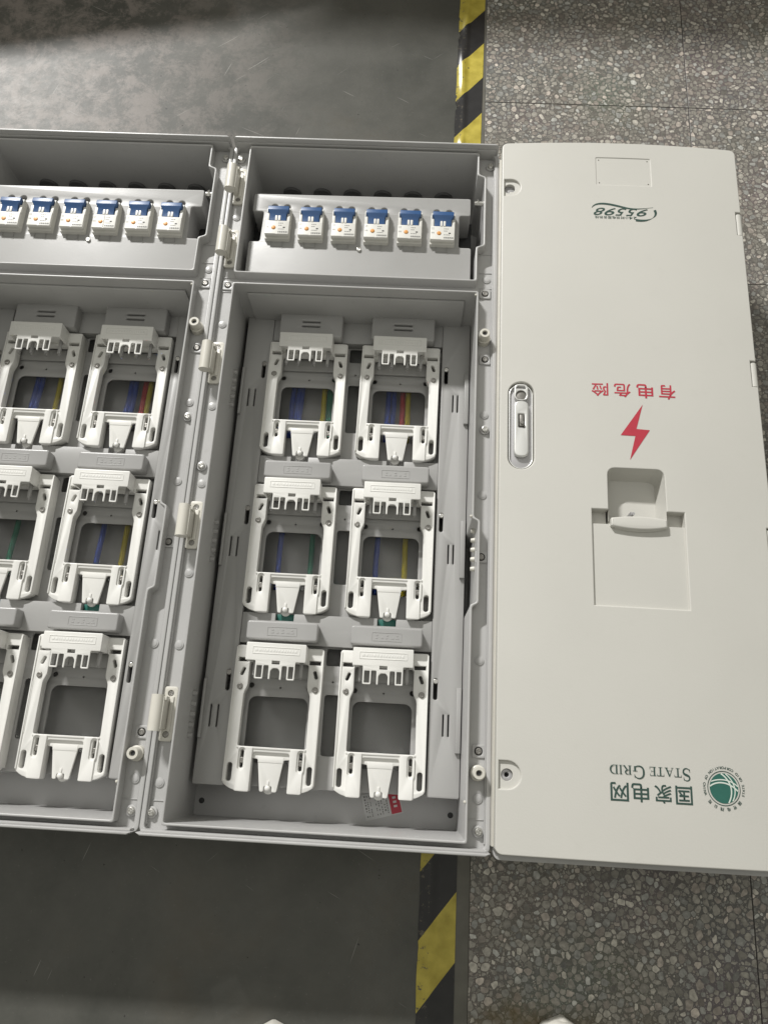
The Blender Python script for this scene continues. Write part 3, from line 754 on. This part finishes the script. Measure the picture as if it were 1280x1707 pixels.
def flat_build(name, meshes, m, parent, zf, dz=0.0004):
    bm = bmesh.new()
    for k, me in enumerate(meshes):
        n0 = len(bm.verts); bm.from_mesh(me); bm.verts.ensure_lookup_table()
        for v in bm.verts[n0:]: v.co.z = zf(v.co.x, v.co.y) + dz + k * 4e-6
        bpy.data.meshes.remove(me)
    for f in bm.faces:
        f.normal_update()
        if f.normal.z < 0: f.normal_flip()
    me = bpy.data.meshes.new(name); bm.to_mesh(me); bm.free(); me.materials.append(M[m])
    return link(name, me, parent)
def poly_mesh(polys):
    bm = bmesh.new()
    for p in polys:
        vs_ = [bm.verts.new((x, y, 0)) for x, y in p]
        bm.faces.new(vs_)
    me = bpy.data.meshes.new('p'); bm.to_mesh(me); bm.free(); return me
def strip(pts, wid):
    """ribbon polygons along pts with a width for each point"""
    L_ = []; R_ = []
    for i, p in enumerate(pts):
        a = Vector(pts[max(0, i - 1)]); b = Vector(pts[min(len(pts) - 1, i + 1)])
        d = (b - a).normalized(); n = Vector((-d.y, d.x)); ww = wid[i] if isinstance(wid, (list, tuple)) else wid
        L_.append(tuple(Vector(p) + n * ww / 2)); R_.append(tuple(Vector(p) - n * ww / 2))
    return [[L_[i], L_[i + 1], R_[i + 1], R_[i]] for i in range(len(pts) - 1)]
def bez(p0, p1, p2, p3, n=16):
    o = []
    for k in range(n + 1):
        t = k / n
        o.append(tuple((1 - t) ** 3 * p0[i] + 3 * t * (1 - t) ** 2 * p1[i] + 3 * t * t * (1 - t) * p2[i] + t ** 3 * p3[i] for i in (0, 1)))
    return o
# serif capitals, unit cell 0..1 high: stems (rects) and ribbons
def serif(ch):
    P = []
    def r(x0, y0, x1, y1): P.append([(x0, y0), (x1, y0), (x1, y1), (x0, y1)])
    if ch == 'I': r(.13, .04, .27, .96); r(.02, 0, .38, .045); r(.02, .955, .38, 1); w = .40
    elif ch == 'T': r(.33, .04, .48, .955); r(.19, 0, .62, .045); r(.02, .93, .79, 1); r(.02, .74, .055, .93); r(.755, .74, .79, .93); w = .81
    elif ch == 'E': r(.12, .04, .27, .96); r(.02, 0, .70, .055); r(.02, .945, .67, 1); r(.27, .475, .52, .525); r(.50, .38, .53, .62); r(.665, .055, .70, .28); r(.635, .74, .67, .945); w = .74
    elif ch == 'A':
        P.append([(.10, .04), (.15, .04), (.46, .93), (.42, 1)]); P.append([(.42, 1), (.50, 1), (.87, .04), (.70, .04), (.46, .68), (.40, .86)])
        r(.26, .32, .62, .365); r(.0, 0, .27, .045); r(.60, 0, .96, .045); w = .96
    elif ch == 'D':
        r(.12, .04, .27, .96); r(.02, 0, .40, .05); r(.02, .95, .40, 1)
        pts = bez((.38, .975), (1.0, 1.0), (1.0, 0), (.38, .025), 18); P += strip(pts, [.05 + .12 * math.sin(math.pi * k / 18) for k in range(19)]); w = .88
    elif ch == 'R':
        r(.12, .04, .27, .96); r(.02, 0, .38, .045); r(.02, .955, .38, 1)
        pts = bez((.36, .977), (.80, .99), (.80, .49), (.27, .50), 14); P += strip(pts, [.045 + .10 * math.sin(math.pi * k / 14) for k in range(15)])
        P.append([(.40, .50), (.55, .52), (.88, .045), (.70, .045)]); r(.70, 0, .95, .045); w = .93
    elif ch == 'G':
        pts = bez((.82, .76), (.66, 1.18), (.04, 1.08), (.085, .50), 14) ; P += strip(pts, [.05 + .10 * k / 14 for k in range(15)])
        pts = bez((.085, .50), (.06, -.10), (.62, -.07), (.78, .14), 14); P += strip(pts, [.15 - .09 * k / 14 for k in range(15)])
        r(.70, .03, .84, .42); r(.58, .40, .96, .445); r(.79, .70, .83, .97); w = .98
    elif ch == 'S':
        pts = bez((.56, .80), (.46, 1.12), (.02, 1.02), (.10, .70), 12); P += strip(pts, [.04 + .08 * k / 12 for k in range(13)])
        pts = bez((.10, .70), (.16, .48), (.58, .56), (.57, .26), 12); P += strip(pts, [.12 + .06 * math.sin(math.pi * k / 12) for k in range(13)])
        pts = bez((.57, .26), (.56, -.10), (.12, -.10), (.06, .24), 12); P += strip(pts, [.12 - .07 * k / 12 for k in range(13)])
        r(.53, .70, .565, .97); r(.05, .02, .085, .30); w = .66
    return P, w
def serif_text(parts, x_right, y_top, dirx=-1):
    """parts: (char, height); laid out rotated by 180 degrees, starting at x_right and running left; y_top = baseline (upside down)"""
    out = []; x = 0.0
    for ch, h in parts:
        if ch == ' ': x += h * .42; continue
        P, wv = serif(ch)
        for p in P: out.append([(x + a * h * .96, bb * h) for a, bb in p])
        x += (wv * .96 + .05) * h
    tot = x
    return out, tot

# ------------------------------------------------------------------ closed box with the printed door
def crown(x): 
    t = (x - .642) / .192
    return .0085 * max(0.0, 1 - t * t)
def zf(x, y): return .0100 + crown(x)
CB = empty('closed_meter_box', (0, 0, H))
tag(CB, 'closed meter box with a large warm white printed door, on the right', 'meter box')
b = MB()
b.plate(rect(.4545, -.0030, .829, 1.0945, .010, 5), (), -.170, -.022, .001)
b.plate(rect(.4535, -.0040, .8305, 1.0950, .008, 5), [rect(.4575, .003, .826, 1.088, .006)], -.026, -.0125, .001)
b.build('case', 'case', CB)
for y in (1.02, .30, .60): pass
# door shell
DX0, DX1, DY0, DY1 = .4528, .8310, .0045, 1.0885
lockp = slot(.4838, .5815, .0372, .1380, 0, 10)
def dshape(cx, cy, r):
    pts = [(DX0 + .0040, cy - r), (cx, cy - r)]
    for k in range(1, 12): t = R(-90 + 180 * k / 12); pts.append((cx + r * math.cos(t), cy + r * math.sin(t)))
    pts += [(cx, cy + r), (DX0 + .0040, cy + r)]
    return pts
d1 = dshape(.4665, 1.0000, .0158); d2 = dshape(.4672, .0985, .0170)
namep = rect(.6033, 1.0052, .6897, 1.0580, .0012)
pocket = rounded([(.5815, .3208), (.7078, .3202), (.7088, .4565), (.6840, .4565), (.6838, .5185), (.6045, .5185), (.6040, .4565), (.5812, .4565)], .0015)
# larger rounding at the pocket's two upper corners
pocket = [(.5815, .3208), (.7078, .3202), (.7088, .4565), (.6840, .4565)] + [(.6738 + .010 * math.cos(R(a)), .5085 + .010 * math.sin(R(a))) for a in range(0, 91, 18)] + [(.6145 + .010 * math.cos(R(a)), .5085 + .010 * math.sin(R(a))) for a in range(90, 181, 18)] + [(.6042, .4565), (.5812, .4565)]
nl = [slot(.8312, y, .012, .043, 0, 2) for y in ()]
outer = rect(DX0, DY0, DX1, DY1, .009, 5)
# notches for the hinge tabs in the right edge
def notched():
    p = [(DX0 + .009, DY0)]
    pts = rect(DX0, DY0, DX1, DY1, .009, 5)
    o = []
    ins = []
    for yc in (.4205, .6805, .9450): ins += [(DX1, yc - .0212), (DX1 - .0085, yc - .0212), (DX1 - .0085, yc + .0212), (DX1, yc + .0212)]
    # rect() starts at lower right corner arc, then upper right
    for k, q in enumerate(pts):
        o.append(q)
        if k == 5: o += ins
    return o
dm = MB().plate(notched(), [lockp, d1, d2, namep, pocket], -.012, .0100, .0016, bres=2)
# recess floors (all part of the moulded door)
dm.plate(offset(lockp, .002), (), -.010, .0010, 0)
dm.plate(offset(d1, .001), [circ(.4655, 1.0000, .0088, 22)], -.006, .0060, .0004); dm.plate(offset(d2, .001), [circ(.4672, .0985, .0075, 22)], -.006, .0058, .0004)
dm.plate(offset(namep, .001), [circ(x, y, .0012, 8) for x in (.6075, .6855) for y in (1.0092, 1.0540)], -.004, .0090, 0)
dm.plate(rect(.598, .440, .690, .524), (), -.030, -.022, 0)
dm.plate(rect(.579, .4340, .6040, .4590), (), -.012, -.0060, 0); dm.plate(rect(.6842, .4340, .711, .4590), (), -.012, -.0060, 0)
bm = dm.bm
for k in range(1, 26):
    x = DX0 + (DX1 - DX0) * k / 26
    bmesh.ops.bisect_plane(bm, geom=bm.verts[:] + bm.edges[:] + bm.faces[:], plane_co=(x, 0, 0), plane_no=(1, 0, 0))
for v in bm.verts: v.co.z += crown(v.co.x)
DOOR = dm.build('door', 'door', CB, angle=12)
# pocket walls, sloping inwards
pw = MB()
top = [(.6042, .4400), (.6042, .4565)] + [(.6145 + .010 * math.cos(R(a)), .5085 + .010 * math.sin(R(a))) for a in range(180, 89, -18)] + [(.6738 + .010 * math.cos(R(a)), .5085 + .010 * math.sin(R(a))) for a in range(90, -1, -18)] + [(.6840, .4565), (.6840, .4400)]
cx, cy = .6442, .470
lo = [(cx + (x - cx) * .86, cy + (y - cy) * .80) for x, y in top]
mid = [(cx + (x - cx) * .93, cy + (y - cy) * .90) for x, y in top]
prev = None
zt = lambda x: .0088 + crown(x)
for (a0, a1, m0, m1) in zip(top, top[1:], mid, mid[1:]):
    pw.quad([(*a0, zt(a0[0])), (*a1, zt(a1[0])), (*m1, -.004), (*m0, -.004)])
for (a0, a1, m0, m1) in zip(mid, mid[1:], lo, lo[1:]):
    pw.quad([(*a0, -.004), (*a1, -.004), (*m1, -.018), (*m0, -.018)])
pw.bm.faces.new([pw.bm.verts.new((x, y, -.018)) for x, y in lo])
pk = pw.build('padlock_pocket', 'door', DOOR, angle=20)
MB().cyl((.6405, .4545, -.018), (.6405, .4545, .0100), .0022, 12).box(.6370, .4520, -.010, .6384, .4570, .010, .0004).build('padlock_eye', 'lockgrey', DOOR)
# sliding window cover and its bowed grip
cv = MB().plate(rect(.5808, .3195, .7098, .4362, .001), (), -.006, .0062, .0006)
for k in range(1, 10):
    x = .5838 + (.7055 - .5838) * k / 10
    bmesh.ops.bisect_plane(cv.bm, geom=cv.bm.verts[:] + cv.bm.edges[:] + cv.bm.faces[:], plane_co=(x, 0, 0), plane_no=(1, 0, 0))
for v in cv.bm.verts: v.co.z += crown(v.co.x)
cv.build('window_cover', 'door', DOOR, angle=12)
gp = []
for k in range(13):
    t = -1 + 2 * k / 12; gp.append((.6446 + .0385 * t, .4290 + .0040 * t * t - .0012))
for k in range(13):
    t = 1 - 2 * k / 12; gp.append((.6446 + .0385 * t, .4470 - .0035 * t * t))
g = MB().plate(rounded(gp, .001, 1), (), .004, .0225, .0025, bres=3)
g.build('cover_grip', 'door', DOOR)
gs = []
for k in range(13):
    t = -1 + 2 * k / 12; gs.append((.6446 + .033 * t, .4280 + .0040 * t * t - .0012))
MB().plate([(x, y - .0008) for x, y in gs] + [(x, y + .004) for x, y in reversed(gs)], (), .010, .0185, .001).build('grip_ridge', 'door', DOOR)
# groove bars left and right of the grip
for x0, x1 in ((.5835, .6035), (.6850, .7065)):
    MB().box(x0, .4385, -.006, x1, .4450, .0015 , .0012).build('guide_bar', 'case', DOOR)
# lock
zl = .0010 + crown(.4838)
lk = MB().plate(slot(.4838, .5812, .0345, .1345, 0, 12), [slot(.4838, .5812, .0315, .1310, 0, 12)], zl, zl + .0055, .0008).build('lock_rim', 'chrome', DOOR)
MB().plate(slot(.4838, .5812, .0318, .1313, 0, 12), (), zl - .0002, zl + .0020, .0003).build('lock_body', 'lockgrey', DOOR)
hd = MB().plate(rounded([(.4735, .5600 - .028), (.4945, .5600 - .028), (.4945, .6200), (.4735, .6200)], .0098, 6), [rect(.4800, .5775, .4885, .5985, .001)], zl + .0015, zl + .0092, .0022, bres=3)
hd.build('lock_handle', 'chrome', DOOR)
MB().plate(rounded([(.4740, .6210), (.4940, .6210), (.4940, .6470), (.4740, .6470)], .008, 6), [circ(.4838, .6290, .0078, 22), rounded([(.4760, .6395), (.4915, .6395), (.4890, .6445), (.4790, .6445)], .001)], zl + .0015, zl + .0088, .0008).build('lock_head', 'chrome', DOOR)
MB().plate(circ(.4838, .6290, .0072, 22), (), zl + .001, zl + .0065, .0006).build('lock_dial', 'dullsteel', DOOR)
MB().box(.4812, .5790, zl, .4875, .5970, zl + .0105, .0015).cyl((.4845, .5835, zl + .002), (.4845, .5835, zl + .0135), .0026, 12).build('lock_latch', 'dullsteel', DOOR)
# screw well discs seen in the two corner holes
MB().plate(circ(.4655, 1.0000, .0086, 22), (), -.0040, .0020, .0005).build('corner_plug', 'lockgrey', DOOR)
MB().plate(circ(.4672, .0985, .0074, 22), [circ(.4672, .0985, .0030, 14)], -.0040, .0040, .0008).build('corner_plug', 'lockgrey', DOOR)
for x in (.4655,): MB().box(.4660, .9925, .002, .4725, .9960, .0050, .0006).build('plug_tab', 'door', DOOR)
# hinge tabs
for yc in (.4205, .6805, .9450):
    MB().cyl((.8275, yc - .0195, .002), (.8275, yc + .0195, .002), .0068, 18).box(.8205, yc - .0195, -.012, .8330, yc + .0195, .001, .001).build('hinge_tab', 'door', CB)
# edge bead along the door's left side
MB().box(.4506, .012, -.026, .4530, 1.068, -.0040, .0008).build('door_seal', 'hinge', CB)

# ---- printing on the door (the box lies upside down, so all of it is turned by 180 degrees)
ms = []
for k, ch in enumerate('有电危险'):
    x1 = .7068 - .0325 * k; ms.append(fit(text_mesh(ch, .010), x1 - .0242, .6288 + .0004 * k, x1, .6520 - .0003 * k))
flat_build('warning_text', ms, 'red', DOOR, zf)['label'] = 'red upside-down warning characters'
bolt = [(.6580, .6185), (.6475, .5797), (.6666, .5787), (.6365, .5315), (.6455, .5686), (.6247, .5691)]
bm_ = [[bolt[0], bolt[1], bolt[4], bolt[5]], [bolt[1], bolt[2], bolt[3], bolt[4]]]
flat_build('lightning_bolt', [poly_mesh(bm_)], 'red', DOOR, zf)['label'] = 'red lightning bolt symbol'
ms = []
for (x0, x1), ch in zip(((.6744, .6953), (.6485, .6698), (.6199, .6417), (.5942, .6167)), '国家电网'):
    ms.append(fit(text_mesh(ch, .010), x0, .0755, x1, .0975))
flat_build('company_characters', ms, 'dgreen', DOOR, zf)
polys, tot = serif_text([('S', 1.36), ('T', 1), ('A', 1), ('T', 1), ('E', 1), (' ', 1), ('G', 1.36), ('R', 1), ('I', 1), ('D', 1)], 0, 0)
sx = (.6945 - .5940) / tot; sy = .0107
polys = [[(.6945 - x * sx, .1182 - y * sy) for x, y in p] for p in polys]
flat_build('company_lettering', [poly_mesh([p]) for p in polys], 'dgreen', DOOR, zf)
# 95598 service mark
ms = []
for k, ch in enumerate('95598'):
    x1 = .6818 - .0168 * k; ms.append(fit(text_mesh(ch, .006, .42), x1 - .0182, .9462, x1, .9602))
ms2 = []
for k, ch in enumerate('24小时供电服务热线'):
    x1 = .6640 - .00665 * k; ms2.append(fit(text_mesh(ch, .006), x1 - .0056, .9398, x1, .9448))
flat_build('service_number', ms, 'dgreen', DOOR, zf); flat_build('service_caption', ms2, 'dgreen', DOOR, zf)
sw = bez((.5938, .9600), (.6020, .9760), (.6330, .9640), (.6480, .9610), 18) + bez((.6480, .9610), (.6600, .9585), (.6720, .9600), (.6905, .9640), 14)[1:]
wd = [.0002 + .0046 * math.sin(math.pi * min(1, k / 20)) ** .8 if k <= 20 else .0010 for k in range(len(sw))]
wd = [max(.0005, .0034 * math.sin(math.pi * (k / (len(sw) - 1)) ** .62)) for k in range(len(sw))]
s2 = bez((.6925, .9590), (.6990, .9480), (.6840, .9350), (.6620, .9388), 22); w2 = [max(.0006, .0042 * abs(math.cos(math.pi * (k / 22)))) for k in range(23)]
flat_build('service_swoosh', [poly_mesh(strip(sw, wd)), poly_mesh(strip(s2, w2))], 'dgreen', DOOR, zf)
# round emblem
ex, ey, er = .7352, .0974, .0198
def ring(r0, r1, n=48): return [[(ex + r0 * math.cos(2 * math.pi * k / n), ey + r0 * math.sin(2 * math.pi * k / n)), (ex + r1 * math.cos(2 * math.pi * k / n), ey + r1 * math.sin(2 * math.pi * k / n)),
                                 (ex + r1 * math.cos(2 * math.pi * (k + 1) / n), ey + r1 * math.sin(2 * math.pi * (k + 1) / n)), (ex + r0 * math.cos(2 * math.pi * (k + 1) / n), ey + r0 * math.sin(2 * math.pi * (k + 1) / n))] for k in range(n)]
flat_build('emblem_ring', [poly_mesh(ring(er * 1.0, er * 1.045))], 'dgreen', DOOR, zf)
bmz = bmesh.new(); 
flat_build('emblem_disc', [poly_mesh([[(ex, ey), q[0], q[3]] for q in ring(er * .90, er)])], 'green', DOOR, zf); bmz.free()
def arc_on(p0, p1, p2, p3): return [(ex + x * er * .90, ey + y * er * .90) for x, y in bez(p0, p1, p2, p3, 20)]
lines = []
for pts, ww in ((arc_on((-.88, .42), (-.30, .66), (.45, .64), (.985, .16)), .0014), (arc_on((-.985, .10), (-.45, .52), (.40, .46), (.96, -.14)), .0017),
                (arc_on((-.16, .975), (.42, .62), (.78, -.10), (.26, -.955)), .0017), (arc_on((.16, .975), (.66, .58), (1.0, -.05), (.55, -.82)), .0014)):
    lines.append(poly_mesh(strip(pts, ww)))
flat_build('emblem_lines', lines, 'pale', DOOR, zf, .0007)
ms = []
def around(s, a0, a1, r, h, inward, off=.016):
    n = len(s)
    for k, ch in enumerate(s):
        if ch == ' ': continue
        a = R(a0 + (a1 - a0) * (k / (n - 1)))
        me = text_mesh(ch, off)
        xs = [v.co.x for v in me.vertices]; cx_ = (min(xs) + max(xs)) / 2
        sc = h / .70
        me.transform(Matrix.Translation((ex, ey, 0)) @ Matrix.Rotation(a, 4, 'Z') @ Matrix.Translation((r, 0, 0)) @ Matrix.Rotation(R(90 if inward else -90), 4, 'Z') @ Matrix.Scale(sc, 4) @ Matrix.Translation((-cx_, -.35, 0)))
        ms.append(me)
around('STATE GRID CORPORATION OF CHINA', -18, 198, er * 1.24, .0030, True)
around('国家电网公司', -42, -138 , er * 1.24, .0032, False)
flat_build('emblem_lettering', ms, 'dgreen', DOOR, zf)

# ------------------------------------------------------------------ sticker in the centre box
st_o = Vector((.2749, .0604)); ang = math.atan2(.0634 - .0604, .3288 - .2749)
corn = [(.2862, .0207), (.3399, .0351), (.3288, .0634), (.2749, .0604)]
SK = empty('sticker', (.2862, .0207, -.1645)); SK.parent = BOX; SK.rotation_euler = (0, 0, math.atan2(.0144, .0537))
sk = MB().box(0, 0, 0, .0556, .0365, .0004, .0001).build('sticker_sheet', 'paper', SK)
MB().box(.0390, .0015, .0004, .0540, .0350, .0006, 0).build('red_band', 'red', SK)
t = MB(); rg = random.Random(9)
for col in range(9):
    x = .003 + .0039 * col
    if col == 3: continue
    y = .004
    while y < .032:
        hh = rg.uniform(.0012, .0026)
        if rg.random() < .8: t.quad([(x, y, .00055), (x + (.0022 if col in (0, 7) else .0013), y, .00055), (x + (.0022 if col in (0, 7) else .0013), y + hh, .00055), (x, y + hh, .00055)])
        y += hh + (.0022 if col in (0, 7) else .0010)
t.build('printed_text', 'ink', SK)
t = MB()
for y in (.010, .016, .022): t.quad([(.044, y, .0007), (.049, y, .0007), (.049, y + .003, .0007), (.044, y + .003, .0007)])
t.build('white_marks', 'paper', SK)
SK['label'] = 'small white certificate sticker with a red band'

# ------------------------------------------------------------------ the tips of the photographer's shoes
def shoe(x, y, rz, label):
    root = empty('shoe', (x, y, 0.0022 if x < .38 else 0), rz)
    def outline(s): # half width along the length, toe at y=0 and heel at -.285
        t = s
        wv = .047 * math.sqrt(max(0, 1 - (1 - min(1, t * 4)) ** 2)) * (1 - .22 * math.sin(max(0, t - .25) / .75 * math.pi) * (1 if t > .25 else 0))
        if t > .85: wv *= math.sqrt(max(0.02, 1 - ((t - .85) / .15) ** 2 * .9))
        return max(wv, .002)
    n = 26; pts = []
    for k in range(n + 1): s = k / n; pts.append((outline(s), -.285 * s))
    poly = [(-a, b_) for a, b_ in pts] + [(a, b_) for a, b_ in reversed(pts)]
    MB().plate(poly, (), 0, .026, .004, bres=2).build('sole', 'shoe', root)
    up = MB(); rings = []
    for k in range(n + 1):
        s = k / n; wv = outline(s) * .95 + .0005
        top = .026 + (.030 * min(1, s * 6) + .055 * max(0, min(1, (s - .2) / .5)))
        ring_ = []
        for j in range(13):
            a = math.pi * j / 12
            ring_.append(up.bm.verts.new((wv * math.cos(a), -.004 - .277 * s, .024 + (top - .024) * math.sin(a) ** .7)))
        rings.append(ring_)
    for a, c in zip(rings, rings[1:]):
        for j in range(12): up.bm.faces.new((a[j], a[j + 1], c[j + 1], c[j]))
    up.build('upper', 'shoedark', root)
    tc_ = MB(); rings = []
    for k in range(6):
        s = .004 + .010 * k; wv = outline(s) * .98 + .001
        top = .027 + .031 * math.sqrt(min(1, s * 9))
        ring_ = []
        for j in range(13):
            a = math.pi * j / 12
            ring_.append(tc_.bm.verts.new((wv * math.cos(a), -.001 - .277 * s, .022 + (top - .022) * math.sin(a) ** .7)))
        rings.append(ring_)
    for a, c in zip(rings[:4], rings[1:4]):
        for j in range(12): tc_.bm.faces.new((a[j], a[j + 1], c[j + 1], c[j]))
    tc_.bm.faces.new(rings[0])
    tc_.build('toe_cap', 'shoe', root)
    for k in range(4):
        yy = -.085 - .018 * k; zz = .070 + .010 * k
        MB().tube([(-.022, yy, zz - .004), (0, yy - .003, zz + .008), (.022, yy, zz - .004)], .0022, 8).build('lace', 'shoe', root)
    tag(root, label, 'shoe', 'shoe tips at the lower edge')
shoe(.1760, -.2385, .06, 'tip of a white shoe on the dark grey sheet at the lower edge')
shoe(.5670, -.2105, -.10, 'tip of a white shoe on the terrazzo at the lower edge')

# ------------------------------------------------------------------ unseen cartons added beyond the top of the picture to shade the floor
def occluder(x0, x1, y, dep, hgt, rz, label):
    root = empty('occluder', ((x0 + x1) / 2, y, .0)); root.rotation_euler = (0, 0, rz)
    wv = (x1 - x0) / 2
    MB().box(-wv, 0, 0.002, wv, dep, hgt, .003).build('occluder_body', 'occluder', root)
    for s in (0, 1): MB().box(-wv + .002, .002 + s * dep / 2, hgt, wv - .002, dep / 2 - .002 + s * dep / 2, hgt + .004, .001).build('flap', 'occluder', root)
    MB().box(-wv, dep / 2 - .03, hgt + .004, wv, dep / 2 + .03, hgt + .0046, .0002).build('packing_tape', 'paper', root)
    tag(root, label, 'occluder', 'unseen cartons added beyond the top of the picture')
occluder(-.41, 1.45, 2.262, .5, .70, -.022, 'long brown carton added unseen beyond the top edge to cast the straight shadow')
occluder(-1.85, -.44, 2.165, .5, .70, .20, 'brown carton added unseen beyond the top left to cast the slanted shadow')
